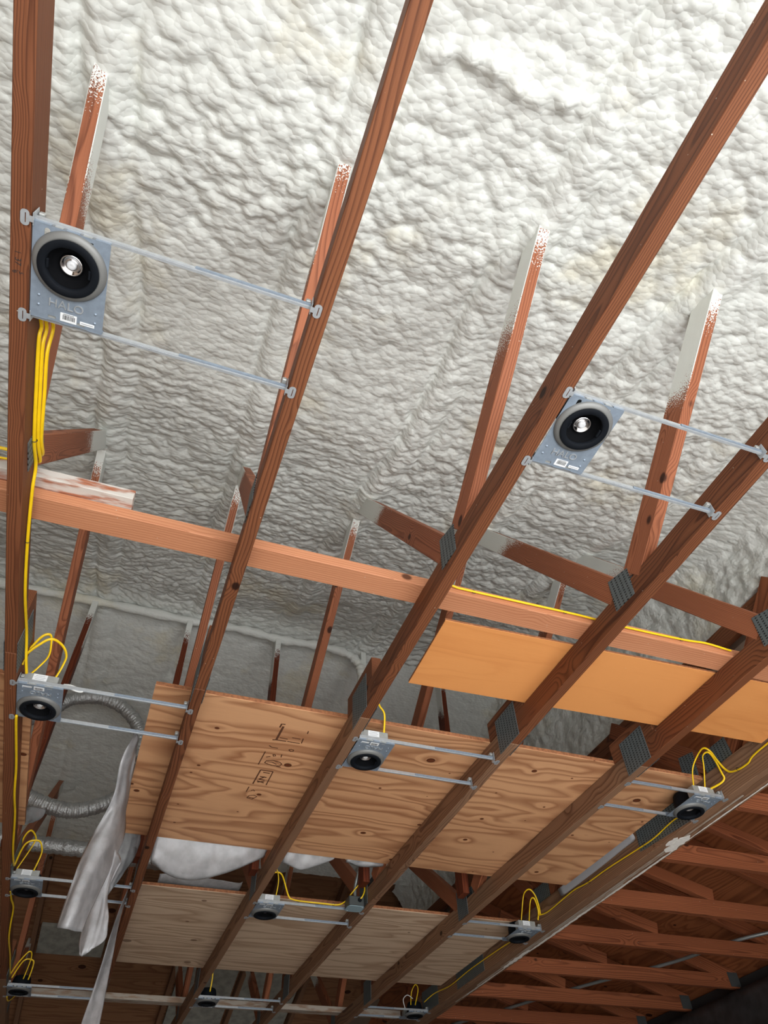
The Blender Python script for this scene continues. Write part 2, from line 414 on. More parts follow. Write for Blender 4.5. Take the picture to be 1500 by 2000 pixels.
def foam_sheet(name, P00, eu, ev, u, v, nrm, hfun, label, parent=None):
    u = np.asarray(u); v = np.asarray(v); nu, nv = len(u), len(v)
    U, V = np.meshgrid(u, v, indexing='ij')
    X = P00[0] + U * eu[0] + V * ev[0]; Y = P00[1] + U * eu[1] + V * ev[1]; Zz = P00[2] + U * eu[2] + V * ev[2]
    h = hfun(X, Y, Zz)
    co = np.stack([X + h * nrm[0], Y + h * nrm[1], Zz + h * nrm[2] + ZC], -1).reshape(-1, 3)
    idx = np.arange(nu * nv).reshape(nu, nv)
    q = np.stack([idx[:-1, :-1], idx[1:, :-1], idx[1:, 1:], idx[:-1, 1:]], -1).reshape(-1, 4)
    me = bpy.data.meshes.new(name)
    me.vertices.add(len(co)); me.vertices.foreach_set('co', co.ravel())
    me.loops.add(q.size); me.loops.foreach_set('vertex_index', q.ravel().astype(np.int32))
    me.polygons.add(len(q)); me.polygons.foreach_set('loop_start', (np.arange(len(q)) * 4).astype(np.int32)); me.polygons.foreach_set('loop_total', np.full(len(q), 4, np.int32))
    me.update(); me.validate()
    me.polygons.foreach_set('use_smooth', np.ones(len(q), bool))
    o = obj(name, me, M_FOAM, parent)
    if label: tag(o, label, None, None, 'structure')
    return o

TX = [-0.494, 0.121, 0.730, 1.352, 1.956]         # left faces of the five common trusses
TH = .0381; CW = .0889
SL = 1 / 3; RIDGE = 3.85; JS_ = .31; Z0 = .46; ZR = Z0 + SL * RIDGE

# ------------------------------------------------------------------ setting: floor, walls, roof
boxw('floor', (-2.2, -1.3, -ZC - .1), (4.9, 9.0, -ZC), M_CONC); tag(bpy.data.objects['floor'], 'bare concrete garage floor', None, None, 'structure')
boxw('ground', (-12, -14, -ZC - .14), (14, -1.3, -ZC - .04), M_GROUND); tag(bpy.data.objects['ground'], 'concrete driveway outside the open door', None, None, 'structure')
def wall(name, lo, hi, label): return tag(boxw(name, lo, hi, M_WALL), label, None, None, 'structure')
wall('wall_left', (-2.2, -1.3, -ZC), (-2.05, 9.0, 2.2), 'left side wall of the garage')
tag(boxw('wall_right', (4.60, -1.3, -ZC), (4.75, 9.0, .085), M_DARKWALL), 'right side wall carrying the jack trusses', None, None, 'structure')
wall('wall_back', (-2.05, 8.75, -ZC), (4.60, 8.9, 1.2), 'back wall of the garage')
w = wall('wall_front', (-2.05, -1.3, -ZC), (-1.5, -1.15, .3), 'front wall around the open overhead door')
boxw('wall_panel', (3.3, -1.3, -ZC), (4.60, -1.15, .3), M_WALL, w)
boxw('door_header', (-1.5, -1.3, -.55), (3.3, -1.15, .3), M_WALL, w)

nF = Vector((0, SL, -1)).normalized(); nB = Vector((0, -SL, -1)).normalized()
def truss_rolls(X, Y, amp):
    r = 0
    for i, x in enumerate(TX):
        xx = X - (x + .02) - vnoise(Y * 2.5 + i * 7, Y * 0 + i, 31) * .06
        r = r + amp * np.exp(-(xx / .055) ** 2) * (.75 + vnoise(Y * 3 + i, Y * 0 + 3.3, 41)) - amp * .8 * np.exp(-((xx - .075) / .016) ** 2) * (vnoise(Y * 4 + i * 3, Y * 0, 43) + .5) - amp * .9 * np.exp(-((xx + .065) / .014) ** 2) * (vnoise(Y * 4 + i * 5, Y * 0 + 2, 45) + .5)
    return r
def hF(X, Y, Zz):
    edge = np.clip((Y - (RIDGE - .25)) / .25, 0, 1)
    bead = .017 * np.exp(-((Y - .160 - .05 * np.clip(X - .5, 0, 1) + .012 * np.sin(X * 21)) / .026) ** 2) * np.clip((X - .20) / .08, 0, 1) * np.clip((.70 - X) / .06, 0, 1) * (1 + .5 * np.sin(X * 95))
    right = np.clip((X - 2.25) / .35, 0, 1) ** 2 * .10
    return foam_h(X, Y, 0) - .042 + bead + truss_rolls(X, Y, .026) + right + edge ** 2 * .06
ceiling = foam_sheet('ceiling', (-2.0, -1.2, Z0 + SL * -1.2), (1, 0, 0), (0, 1, SL), np.concatenate([np.arange(0, 1.0, .03), np.arange(1.0, 4.66, .0072)]), np.concatenate([np.arange(0, .8, .03), np.arange(.8, 5.08, .0070)]), nF, hF,
                     'lumpy off-white spray foam on the near roof slope')
def hB(X, Y, Zz): return .55 * foam_h(X * .9, Y * .9, 50, 1.4) + truss_rolls(X, Y, .02)
foam_sheet('ceiling', (-2.0, RIDGE - .02, ZR), (1, 0, 0), (0, 1, -SL), np.arange(0, 4.72, .0135), np.arange(0, 2.2, .0125), nB, hB,
           'shaded grey spray foam on the far roof slope beyond the ridge')
# gable side: foam on the wall above the girder truss
def hG(X, Y, Zz): return foam_h(Zz * 1.0, Y, 90, 2.0) * 1.15 + .05 * np.clip((.80 - Zz) / .10, 0, 1) * 0
def gable():
    nu, nv = 150, 330
    u = np.linspace(.70, 1.80, nu); v = np.linspace(.45, 6.2, nv)
    Zm, Y = np.meshgrid(u, v, indexing='ij')
    top = np.minimum(Z0 + SL * Y, ZR - SL * (Y - RIDGE)) + .06
    Zq = .70 + (Zm - .70) / 1.10 * np.maximum(top - .70, .02)
    h = hG(0, Y, Zq)
    fil = np.clip(1 - (top - Zq) / .22, 0, 1) ** 2 * .12
    X = 2.575 - h - fil
    X = np.where(Zq < .715, 2.60, X)
    co = np.stack([X, Y, Zq + ZC], -1).reshape(-1, 3); idx = np.arange(nu * nv).reshape(nu, nv)
    q = np.stack([idx[:-1, :-1], idx[1:, :-1], idx[1:, 1:], idx[:-1, 1:]], -1).reshape(-1, 4)
    me = bpy.data.meshes.new('gable'); me.from_pydata(co.tolist(), [], q.tolist()); me.update()
    o = obj('wall_gable', me, M_FOAM, None, None, True)
    tag(o, 'creamy spray foam on the gable wall above the girder truss', None, None, 'structure')
gable()
# unseen slabs added above the foam and sheathing to stop sun leaking in
rd = bpy.data.objects.new('sun_block_deck', None); reg(rd, Matrix.Translation(Z(0, RIDGE, ZR + .3))); tag(rd, 'unseen slabs added above the foam and sheathing to block sun leaks', None, None, 'structure')
def deck(pts, th=.05):
    v = [Z(*p) for p in pts] + [Z(p[0], p[1], p[2] + th) for p in pts]; b = WM[rd.name].translation
    obj('sun_block_slab', pyd('deck', [q - b for q in v], [(3, 2, 1, 0), (4, 5, 6, 7), (0, 1, 5, 4), (1, 2, 6, 5), (2, 3, 7, 6), (3, 0, 4, 7)]), M_WALL, rd)
zd = ZR + .22
deck([(-2.3, -1.9, zd - SL * (RIDGE + 1.9)), (2.9, -1.9, zd - SL * (RIDGE + 1.9)), (2.9, RIDGE, zd), (-2.3, RIDGE, zd)])
deck([(-2.3, RIDGE, zd), (2.9, RIDGE, zd), (2.9, 9.3, zd - SL * (9.3 - RIDGE)), (-2.3, 9.3, zd - SL * (9.3 - RIDGE))])
deck([(2.6, -1.9, .86), (5.0, -1.9, .86 - JS_ * 2.4), (5.0, 9.3, .86 - JS_ * 2.4), (2.6, 9.3, .86)])
boxw('gable_board', (2.66, -1.2, .66), (2.70, 8.8, 2.1), M_WALL, rd)
# sprayed foam bead along the ridge, turning down at its right end
rb = tube('trim_1', [(-2.0, 3.80, 1.662), (-1.0, 3.80, 1.655), (-.49, 3.80, 1.66), (.10, 3.80, 1.652), (.45, 3.80, 1.665), (.74, 3.80, 1.645), (1.0, 3.80, 1.655), (1.20, 3.80, 1.64), (1.30, 3.80, 1.57), (1.325, 3.80, 1.44), (1.325, 3.80, 1.2), (1.325, 3.80, .8)],
          .03, M_FOAM, None, 14, 12, 1.0, lambda t, i: 1 + .25 * math.sin(i * .9) * math.sin(i * .37))
tag(rb, 'rounded foam bead sprayed along the ridge board', None, None, 'structure')

# bare plywood sheathing of the far slope: separate panels
sh = bpy.data.objects.new('ceiling', None); reg(sh, Matrix.Translation(Z(0, 6.1, 1.0))); tag(sh, 'bare plywood sheathing of the far roof slope near the back wall', None, None, 'structure')
def slope_panel(name, x0, x1, y0, y1, mat, parent, dz=0.0, thick=.012):
    c = Z((x0 + x1) / 2, (y0 + y1) / 2, ZR - SL * ((y0 + y1) / 2 - RIDGE) + .10 + dz)
    L = math.hypot(1, SL)
    ax = Vector((1, 0, 0)); ay = Vector((0, 1, -SL)).normalized(); az = ax.cross(ay)
    M = Matrix((ax, ay, az)).transposed().to_4x4(); M.translation = c
    return obj(name, box_me(x1 - x0 - .004, (y1 - y0) * L - .004, thick, 0, mat), mat, parent, M)
ys = [5.98, 6.38, 6.82, 7.22, 7.62, 8.02, 8.75]
for j in range(len(ys) - 1):
    xs = [-2.0, -.47 + .6 * (j % 2), 1.36, 2.62] if j % 2 == 0 else [-2.0, .14, 1.9, 2.62]
    for a, b in zip(xs[:-1], xs[1:]): slope_panel('sheathing_panel', a, b, ys[j], ys[j + 1], M_SHEATH2, sh)
slope_panel('insulation_patch', -.44, .10, 6.97, 7.30, M_PATCH, sh, -.03, .03)
slope_panel('insulation_patch', .16, .72, 6.85, 7.16, M_PATCH, sh, -.03, .03)
slope_panel('insulation_patch', .80, 1.33, 6.5, 8.3, M_PATCH, sh, -.03, .03)
slope_panel('insulation_patch', 1.40, 1.94, 6.8, 8.3, M_PATCH, sh, -.03, .03)
# lower side roof over the jack trusses
JS = .31
sj = bpy.data.objects.new('ceiling', None); reg(sj, Matrix.Translation(Z(2.6, 3.0, .7))); tag(sj, 'red-brown plywood sheathing above the jack trusses on the right', None, None, 'structure')
def jack_z(x): return .715 - JS * (x - 2.60)
def jack_panel(x0, x1, y0, y1, mat=M_SHEATH):
    ax = Vector((0, 1, 0)); ay = Vector((-1, 0, JS)).normalized(); az = ax.cross(ay)
    M = Matrix((ax, ay, az)).transposed().to_4x4(); M.translation = Z((x0 + x1) / 2, (y0 + y1) / 2, jack_z((x0 + x1) / 2) + .01)
    obj('sheathing_panel', box_me(y1 - y0 - .004, (x1 - x0) * math.hypot(1, JS) - .004, .012, 0, mat), mat, sj, M)
for a, b in ((2.60, 3.22), (3.22, 3.86), (3.86, 4.78)):
    k = 0 if a == 3.22 else 1.22
    for c in (-1.2, 1.22, 3.64, 6.06): jack_panel(a, b, c - k, min(c - k + 2.42, 8.75), M_SHEATH)
jack_panel(2.60, 3.22, 7.26, 8.75); jack_panel(3.22, 3.86, 8.48, 8.75); jack_panel(3.86, 4.78, 7.26, 8.75)

# ------------------------------------------------------------------ roof trusses
TL = ['roof truss on the far left with yellow cables tied along its chord',
      'second roof truss from the left, seen almost straight from below',
      'third roof truss from the left, a diamond connector plate at its first joint',
      'fourth roof truss from the left, right ends of the middle lights hang on it',
      'fifth roof truss, last one before the heavy white-streaked girder']
def plate(parent, x, y0, y1, z0, z1, skew=0.0):
    c = Z(x, (y0 + y1) / 2, (z0 + z1) / 2)
    M = Matrix(((0, 0, 1), (1, 0, 0), (0, 1, 0))).to_4x4(); M.translation = c
    obj('connector_plate', box_me(y1 - y0, z1 - z0, .0022, 0, M_PLATE), M_PLATE, parent, M)
def plate_skew(parent, x, pts):
    # slanted plate: four (y, z) corners
    cy = sum(p[0] for p in pts) / 4; cz = sum(p[1] for p in pts) / 4
    v = [(p[0] - cy, p[1] - cz, -.0011) for p in pts] + [(p[0] - cy, p[1] - cz, .0011) for p in pts]
    f = [(3, 2, 1, 0), (4, 5, 6, 7), (0, 1, 5, 4), (1, 2, 6, 5), (2, 3, 7, 6), (3, 0, 4, 7)]
    M = Matrix(((0, 0, 1), (1, 0, 0), (0, 1, 0))).to_4x4(); M.translation = Z(x, cy, cz)
    obj('connector_plate', pyd('plate', v, f), M_PLATE, parent, M)
def web(parent, x, a, b, mat=None, lean=0.0, name='web', lean0=0.0):
    board(name, (x + lean0, *a), (x + lean, *b), CW, TH, (1, 0, 0), mat or M_WEB, parent)
def mir(p): return (2 * RIDGE - .02 - p[0], p[1])
for i, x in enumerate(TX):
    t = empty('roof_truss', Z(x, 2.1, 0), TL[i], 'truss', 'common roof trusses')
    xc = x + TH / 2; lean = -.034 if i == 0 else 0.0
    s1 = 2.115 + (.0 if i else -.02)
    for a, b, mt in ((-1.05, s1, M_CHORD), (s1, 5.56, M_CHORD if i < 2 else M_OLD), (5.56, 8.72, M_OLD)):
        board('bottom_chord', (xc, a, CW / 2), (xc, b - .0015, CW / 2), TH, CW, (0, 0, 1), mt, t)
    for y in (2.12, 5.56):
        board('splice_block', (xc, y - .14, CW * 1.5 + .001), (xc, y + .15, CW * 1.5 + .001), TH, CW, (0, 0, 1), M_CHORD, t)
        for xx in (x - .0015, x + TH + .0015): plate(t, xx, y - .08, y + .08, 0.0, .145)
    wb = [((1.22, .10), (.36, .775)), ((1.315, .10), (2.13, 1.25)), ((2.14, 1.30), (3.73, .10))]
    for a, b in wb:
        l0, l1 = (0, lean) if a[1] < b[1] else (lean, 0)
        web(t, xc, a, b, None, l1, lean0=l0)
        a2, b2 = mir(a), mir(b); web(t, xc, a2, b2, None, l1, lean0=l0)
    for xx in (x - .0015, x + TH + .0015):
        plate_skew(t, xx, [(1.335, .035), (1.235, .028), (1.225, .13), (1.325, .155)])
        plate_skew(t, xx, [mir(p) for p in [(1.235, .028), (1.335, .035), (1.325, .155), (1.225, .13)]])
        plate(t, xx, 3.82, 3.95, .01, .16)
    web(t, x - TH / 2 - .001, (3.82, .10), (3.82, 1.66), M_DARKW, 0, 'king_post')
    # top chord of the far slope, bare of foam
    z6 = lambda y: ZR - SL * (y - RIDGE)
    board('top_chord', (xc, 5.9, z6(5.9) + .045), (xc, 8.7, z6(8.7) + .045), CW, TH, (1, 0, 0), M_OLD, t)

# handwritten carpenter's mark on the left chord
t0 = [o for o in bpy.data.objects if o.name.startswith('roof_truss')][0]
for txt, px, py, sz in (('37', -.478, .742, .017), ('5', -.4715, .766, .012), ('8', -.4845, .766, .012), ('|', -.477, .722, .014), ('|', -.4785, .7625, .011)):
    me = text_me(txt, sz, .0001)
    Mx = Matrix(((0, -1, 0), (1, 0, 0), (0, 0, 1))) if False else Matrix(((0, 1, 0), (1, 0, 0), (0, 0, -1)))
    M = Mx.to_4x4(); M.translation = Z(px, py, -.0004)
    o = obj('pencil_mark', me, M_INK, t0, M)

# girder truss: three plies, deeper chord
GX0, GX1 = 2.488, 2.603
g = empty('girder_truss', Z(GX0, 2.1, 0), 'heavy three-ply girder truss streaked with white paint', 'truss')
for k in range(3):
    a = GX0 + k * .0384
    board('bottom_chord', (a + .019, -1.05, .07), (a + .019, 8.72, .07), .038, .14, (0, 0, 1), M_OLD, g)
xg = GX0 + .019
for a, b in (((2.20, .14), (1.52, .70)), ((2.24, .14), (2.86, .70)), ((1.35, .14), (1.45, .70)), ((3.85, .14), (3.30, .70)), ((3.92, .14), (4.5, .70)), ((5.5, .14), (5.0, .7)), ((5.6, .14), (6.2, .7))):
    web(g, xg + .02, a, b, M_JACK)
board('header', (GX0 + .06, .5, .66), (GX0 + .06, 6.4, .66), .038, .089, (0, 0, 1), M_CHORD, g)
plate_skew(g, GX0 - .0015, [(2.89, .03), (2.42, .005), (2.50, .18), (2.87, .185)])
plate_skew(g, GX0 + .0185, [(2.12, .10), (2.30, .10), (2.31, .24), (2.13, .24)])
plate_skew(g, GX0 + .0185, [(2.36, .15), (2.46, .17), (2.44, .30), (2.34, .28)])
plate(g, GX0 + .0185, 3.80, 3.98, .10, .24)
plate(g, GX0 - .0015, 4.72, 5.16, .01, .15)
plate(g, GX0 - .0015, 5.5, 5.8, .01, .15)
# white paint streak along the lower right arris
def streak(y0, y1, x0, w, seed, zz=-.0012, th=.001):
    rr = random.Random(seed); n = max(6, int((y1 - y0) / .02)); v = []; f = []
    for k in range(n + 1):
        y = y0 + (y1 - y0) * k / n; e = math.sin(math.pi * k / n) ** .3
        a = x0 - w * e * rr.uniform(.25, .6); b = x0 + w * e * rr.uniform(.25, .6)
        v += [(a, y, zz), (b, y, zz), (b, y, zz + th), (a, y, zz + th)]
    for k in range(n):
        i = 4 * k
        f += [(i, i + 4, i + 5, i + 1), (i + 1, i + 5, i + 6, i + 2), (i + 2, i + 6, i + 7, i + 3), (i + 3, i + 7, i + 4, i)]
    f += [(0, 1, 2, 3), (4 * n + 3, 4 * n + 2, 4 * n + 1, 4 * n)]
    obj('paint_streak', pyd('streak', [(p[0], p[1], p[2]) for p in v], f), M_PAINT, g, Matrix.Translation((0, 0, ZC)))
streak(1.9, 2.66, 2.585, .009, 1); streak(2.60, 2.80, 2.562, .062, 2, -.0022, .002); streak(2.64, 2.74, 2.520, .04, 6); streak(2.75, 3.5, 2.588, .014, 3); streak(3.45, 4.3, 2.586, .022, 7); streak(4.25, 4.62, 2.575, .035, 4); streak(4.6, 5.3, 2.582, .010, 5)
for k in range(3): board('weathered_strip', (GX0 + .06 + .014 * k, 2.2 + .5 * k, -.0006), (GX0 + .06 + .014 * k, 4.6 + .4 * k, -.0006), .010, .001, (0, 0, 1), M_GREYW, g, 0)

# ------------------------------------------------------------------ jack trusses on the right
for i, y in enumerate((1.72, 2.33, 2.90, 3.50, 4.07, 4.68, 5.26, 5.86, 6.46)):
    words = ['first', 'second', 'third', 'fourth', 'fifth', 'sixth', 'seventh', 'eighth', 'ninth']
    t = empty('jack_truss', Z(GX1, y, 0), ['', '', 'jack truss running right from the girder beside the white paint blob', 'second jack truss in view, dark burn marks along its chord', 'third jack truss in view, knotty cathedral grain on its chord',
              'fourth jack truss in view, its right end meets the wall', 'fifth jack truss in view above the black tarp', 'lowest jack truss in view at the bottom edge', 'jack truss hidden furthest back'][i] or ('jack truss nearest the camera, hidden behind the smooth plywood strip' if i == 0 else 'jack truss just before the white paint blob, mostly hidden'), 'truss', 'jack trusses beyond the girder')
    yc = y - TH / 2
    board('bottom_chord', (GX1 + .002, yc, CW / 2), (4.52, yc, CW / 2), TH, CW, (0, 0, 1), M_JACK, t)
    zt = lambda x: jack_z(x) - .055
    board('top_chord', (GX1 + .03, yc, zt(2.63)), (4.52, yc, zt(4.52)), TH, CW, (0, 0, 1), M_JACK, t)
    board('web', (GX1 + .02, yc, .33), (3.42, yc, .115), TH, CW * .8, (0, 0, 1), M_JACK, t)
    plate2 = boxw('connector_plate', (4.44, yc - TH / 2 - .003, .01), (4.53, yc - TH / 2 - .0008, .10), M_BOX, t)

# ------------------------------------------------------------------ boards lying on the chords
def loose_board(name, x0, x1, y0, y1, z0, mat, label, thick=TH):
    o = board(name, (x0, (y0 + y1) / 2, z0 + thick / 2), (x1, (y0 + y1) / 2, z0 + thick / 2), y1 - y0, thick, (0, 0, 1), mat)
    return tag(o, label, 'board')
loose_board('brace_board', -1.3, 2.42, 1.471, 1.560, CW + .001, M_BRACE, 'long salmon-coloured brace board lying across the near chords')
loose_board('brace_board', -1.35, -.198, 1.430, 1.518, CW + .0405, M_WASH, 'short whitewashed board lying on the brace at the left')
loose_board('brace_board', -1.3, 2.46, 6.20, 6.29, CW + .001, M_GREYW, 'grey weathered brace board across the far chords near the bottom edge')

def sheet(name, x0, x1, y0, y1, z0, thick, mat, label, rz=0.0):
    M = Matrix.Translation(Z((x0 + x1) / 2, (y0 + y1) / 2, z0 + thick / 2)) @ Matrix.Rotation(rz, 4, 'Z')
    t = bpy.data.objects.new(name, None); reg(t, M); tag(t, label, 'plywood')
    dx, dy = x1 - x0, y1 - y0
    obj('face_veneer', box_me(dx, dy, .003, 0, mat), mat, t, M @ Matrix.Translation((0, 0, -thick / 2 + .0015)))
    obj('core', box_me(dx - .001, dy - .001, thick - .003, 0, M_EDGE), M_EDGE, t, M @ Matrix.Translation((0, 0, .0015)))
    return t
sheet('plywood_sheet', .868, 2.47, 1.585, 1.955, CW + .001, .011, M_PLYA, 'smooth orange plywood strip lying behind the brace board', math.radians(-1.6))
PB = sheet('plywood_sheet', -.010, 2.425, 2.268, 3.505, CW + .001, .018, M_PLYB, 'large knotty plywood sheet with faded mill stamps in the middle')
sheet('plywood_sheet', .165, 2.46, 4.10, 5.38, CW + .001, .018, M_PLYC, 'pale knotty plywood sheet behind the stamped one')
sheet('plywood_sheet', -1.5, -.428, 2.36, 3.55, CW + .001, .018, M_PLYB, 'plywood sheet on the far left showing only a narrow edge strip')

# mill stamps on the big sheet: (polyline in x, y)
def ink(pts, w=.004, parent=PB, mat=M_STAMP):
    v = []; f = []
    for k, (x, y) in enumerate(pts):
        a = Vector(pts[max(k - 1, 0)]); b = Vector(pts[min(k + 1, len(pts) - 1)]); d = (b - a).normalized(); nx = Vector((-d.y, d.x)) * w / 2
        v += [(x + nx.x, y + nx.y, 0), (x - nx.x, y - nx.y, 0), (x + nx.x, y + nx.y, -.0006), (x - nx.x, y - nx.y, -.0006)]
    for k in range(len(pts) - 1):
        i = 4 * k; f += [(i, i + 4, i + 5, i + 1), (i + 2, i + 3, i + 7, i + 6), (i, i + 2, i + 6, i + 4), (i + 1, i + 5, i + 7, i + 3)]
    c = Vector((pts[0][0], pts[0][1], 0))
    obj('mill_stamp', pyd('ink', [(p[0] - c.x, p[1] - c.y, p[2]) for p in v], f), mat, parent, Matrix.Translation(Z(c.x, c.y, CW + .0008)))
ink([(0.509, 2.381), (0.494, 2.382), (0.493, 2.408)], 0.007)
ink([(0.505, 2.397), (0.502, 2.498)], 0.009)
ink([(0.487, 2.504), (0.502, 2.5), (0.543, 2.5)], 0.006)
ink([(0.609, 2.402), (0.61, 2.421)], 0.0045)
ink([(0.604, 2.46), (0.606, 2.497)], 0.0045)
ink([(0.547, 2.499), (0.6, 2.5)], 0.0045)
ink([(0.511, 2.48), (0.545, 2.483)], 0.0045)
ink([(0.559, 2.466), (0.594, 2.468)], 0.0045)
ink([(0.485, 2.55), (0.497, 2.56), (0.524, 2.561)], 0.0045)
ink([(0.481, 2.6), (0.477, 2.709)], 0.0045)
ink([(0.494, 2.642), (0.51, 2.632)], 0.0045)
ink([(0.517, 2.614), (0.524, 2.612), (0.53, 2.622), (0.523, 2.628), (0.517, 2.614)], 0.0045)
ink([(0.552, 2.604), (0.554, 2.626)], 0.0045)
ink([(0.57, 2.56), (0.578, 2.553), (0.59, 2.556), (0.59, 2.565), (0.58, 2.57), (0.57, 2.56)], 0.0045)
ink([(0.499, 2.688), (0.503, 2.669), (0.528, 2.659), (0.558, 2.666), (0.571, 2.678), (0.566, 2.696), (0.534, 2.701), (0.499, 2.688)], 0.0045)
ink([(0.507, 2.677), (0.528, 2.675), (0.55, 2.687)], 0.0045)
ink([(0.553, 2.702), (0.573, 2.704)], 0.0045)
ink([(0.497, 2.75), (0.492, 2.876)], 0.006)
ink([(0.497, 2.75), (0.551, 2.75)], 0.006)
ink([(0.551, 2.75), (0.55, 2.871)], 0.0045)
ink([(0.512, 2.767), (0.541, 2.768)], 0.006)
ink([(0.507, 2.805), (0.536, 2.806)], 0.006)
ink([(0.508, 2.829), (0.528, 2.803)], 0.006)
ink([(0.508, 2.829), (0.534, 2.831)], 0.006)
ink([(0.507, 2.856), (0.535, 2.841)], 0.006)
ink([(0.503, 2.845), (0.536, 2.855)], 0.006)
ink([(0.482, 2.906), (0.48, 2.953)], 0.0045)
ink([(0.499, 2.937), (0.506, 2.927), (0.514, 2.938)], 0.0045)
ink([(0.495, 3.006), (0.5, 2.984), (0.52, 2.975), (0.535, 2.984), (0.519, 3.015), (0.495, 3.006)], 0.0045)
ink([(0.501, 2.999), (0.526, 3.002)], 0.0045)
# ------------------------------------------------------------------ recessed light frames
def fixture(px, py, s, span0, span1, mount, label):
    """plate centre (px, py); s=+1 puts the printed end at +y, -1 at -y; bars run from span0 to span1 between two chords"""
    t = empty('recessed_light', Z(px, py, .004), label, 'recessed light', 'recessed light frames hung between the chords')
    B = WM[t.name]
    S = B @ Matrix.Scale(1, 4) @ Matrix.Rotation(0 if s > 0 else math.pi, 4, 'Z')
    W, H2 = .150, .208
    def put(name, key, fn, mat, M=Matrix.Identity(4), parent=t, smooth=False, base=S):
        if key not in MC: MC[key] = fn()
        return obj(name, MC[key], mat, parent, base @ M, smooth)
    cy = -.030
    loops = [rrect(0, 0, W, H2, .004), circ(0, cy, .060), rrect(-.047, -.087, .011, .022, .0054), rrect(-.020, -.093, .012, .008, .001), rrect(.034, -.091, .014, .009, .001), rrect(-.03, .096, .016, .007, .001), rrect(.03, .096, .016, .007, .001)]
    pl = put('mounting_plate', 'fx_plate', lambda: curve_me(loops, .0006), M_STEEL)
    for sy in (-1, 1):
        for k, (xa, xb) in enumerate(((-.074, -.040), (-.034, -.018), (-.012, .014), (.020, .038), (.044, .074))):
            put('flange_tab', ('fx_fl', k), lambda: box_me(xb - xa, .0014, .016 if k % 2 else .020, 0), M_STEELD if k % 2 else M_STEEL, Matrix.Translation(((xa + xb) / 2, sy * .1045, .009)), pl)
    for qx, qy in ((-.058, .052), (-.058, .074), (.058, .060), (.058, .082)):
        put('dimple', 'fx_dim', lambda: lathe_me([(.0032, 0), (.0022, -.0016), (0.0001, -.002)], 10), M_STEEL, Matrix.Translation((qx, qy, -.0006)), pl, True)
    # flip so that the lettering reads from below
    Fl = Matrix.Rotation(math.pi, 4, 'X')
    put('embossed_lettering', 'fx_halo', lambda: text_me('HALO', .027, .0011), M_BAR, Matrix.Translation((-.002, .061, -.0014)) @ Fl, pl)  # lighter metal on the letters stands in for their highlights
    lb = put('barcode_label', 'fx_lab', lambda: box_me(.034, .020, .0006, 0), M_LABEL, Matrix.Translation((.004, .088, -.0010)), pl)
    def bars():
        rr = random.Random(3); v = []; f = []; x = -.012
        while x < .012:
            w_ = rr.choice((.0007, .0011, .0016)); i = len(v)
            v += [(x, -.006, 0), (x + w_, -.006, 0), (x + w_, .005, 0), (x, .005, 0)]; f.append((i, i + 1, i + 2, i + 3)); x += w_ + rr.choice((.0007, .0012))
        i = len(v); v += [(-.011, -.0085, 0), (.011, -.0085, 0), (.011, -.0073, 0), (-.011, -.0073, 0)]; f.append((i, i + 1, i + 2, i + 3))
        return pyd('bars', v, f)
    put('barcode', 'fx_bars', bars, M_INK, Matrix.Translation((.004, .088, -.0015)), lb)
    sl = put('rating_label', 'fx_sl', lambda: box_me(.030, .0075, .0006, 0), M_LABEL, Matrix.Translation((.043, .0905, -.0010)), pl)
    put('print_line', 'fx_sl2', lambda: box_me(.025, .0016, .0002, 0), M_GREYINK, Matrix.Translation((.043, .0905, -.0015)), sl)
    C0 = Matrix.Translation((0, cy, 0))
    put('collar', 'fx_col', lambda: lathe_me([(.0742, 0.0), (.0740, -.003), (.0728, -.0058), (.0690, -.0090), (.0640, -.0112), (.0595, -.0118), (.0595, .002)], 56), M_COLLAR, C0, t, True)
    tr = put('trim_ring', 'fx_trim', lambda: lathe_me([(.0604, -.0110), (.0610, -.0150), (.0602, -.0158), (.0462, -.0152), (.0450, -.0140), (.0446, -.006)], 56), M_BLACK, C0, t, True)
    put('baffle', 'fx_baf', lambda: lathe_me([(.0446, -.006), (.0436, .000), (.0400, .001), (.0392, .007), (.0345, .0085), (.0300, .0125), (.0252, .0135), (.0246, .022), (.0001, .0221)], 48), M_BLACKG, C0, tr, True)
    for sx in (-1, 1):
        put('retaining_clip', 'fx_clip', lambda: box_me(.005, .020, .006, .001), M_BLACK, C0 @ Matrix.Translation((sx * .0415, 0, -.010)), tr)
    ln = put('reflector', 'fx_ref', lambda: lathe_me([(.0246, .020), (.0240, .0100), (.0222, .0060), (.0190, .0070), (.0155, .0125), (.0120, .0135), (.0098, .0105)], 48), M_CHROME, C0, t, True)
    put('lens', 'fx_lens', lambda: lathe_me([(.0098, .0105), (.0090, .0065), (.0060, .0048), (.0001, .0062)], 32), M_LENS, C0, ln, True)
    put('housing', 'fx_house', lambda: lathe_me([(.0585, .0015), (.0575, .045), (.0520, .068), (.046, .075), (.0001, .0752)], 40), M_BLACK, C0, t, True)
    jb = put('junction_box', 'fx_jb', lambda: box_me(.112, .046, .046, .0015), M_STEELD, Matrix.Translation((.008 * 1, .080, .0245)))
    lab2 = put('rating_sticker', 'fx_st', lambda: box_me(.046, .0006, .036, 0), M_LABEL, Matrix.Translation((.012, .1035, .0275)), jb)
    for k in range(5):
        put('print_line', ('fx_pl', k % 2), lambda: box_me(.036 if k % 2 else .030, .0003, .0022 if k > 2 else .0014, 0), M_GREYINK, Matrix.Translation((.012, .1040, .014 + .0062 * k)), lab2)
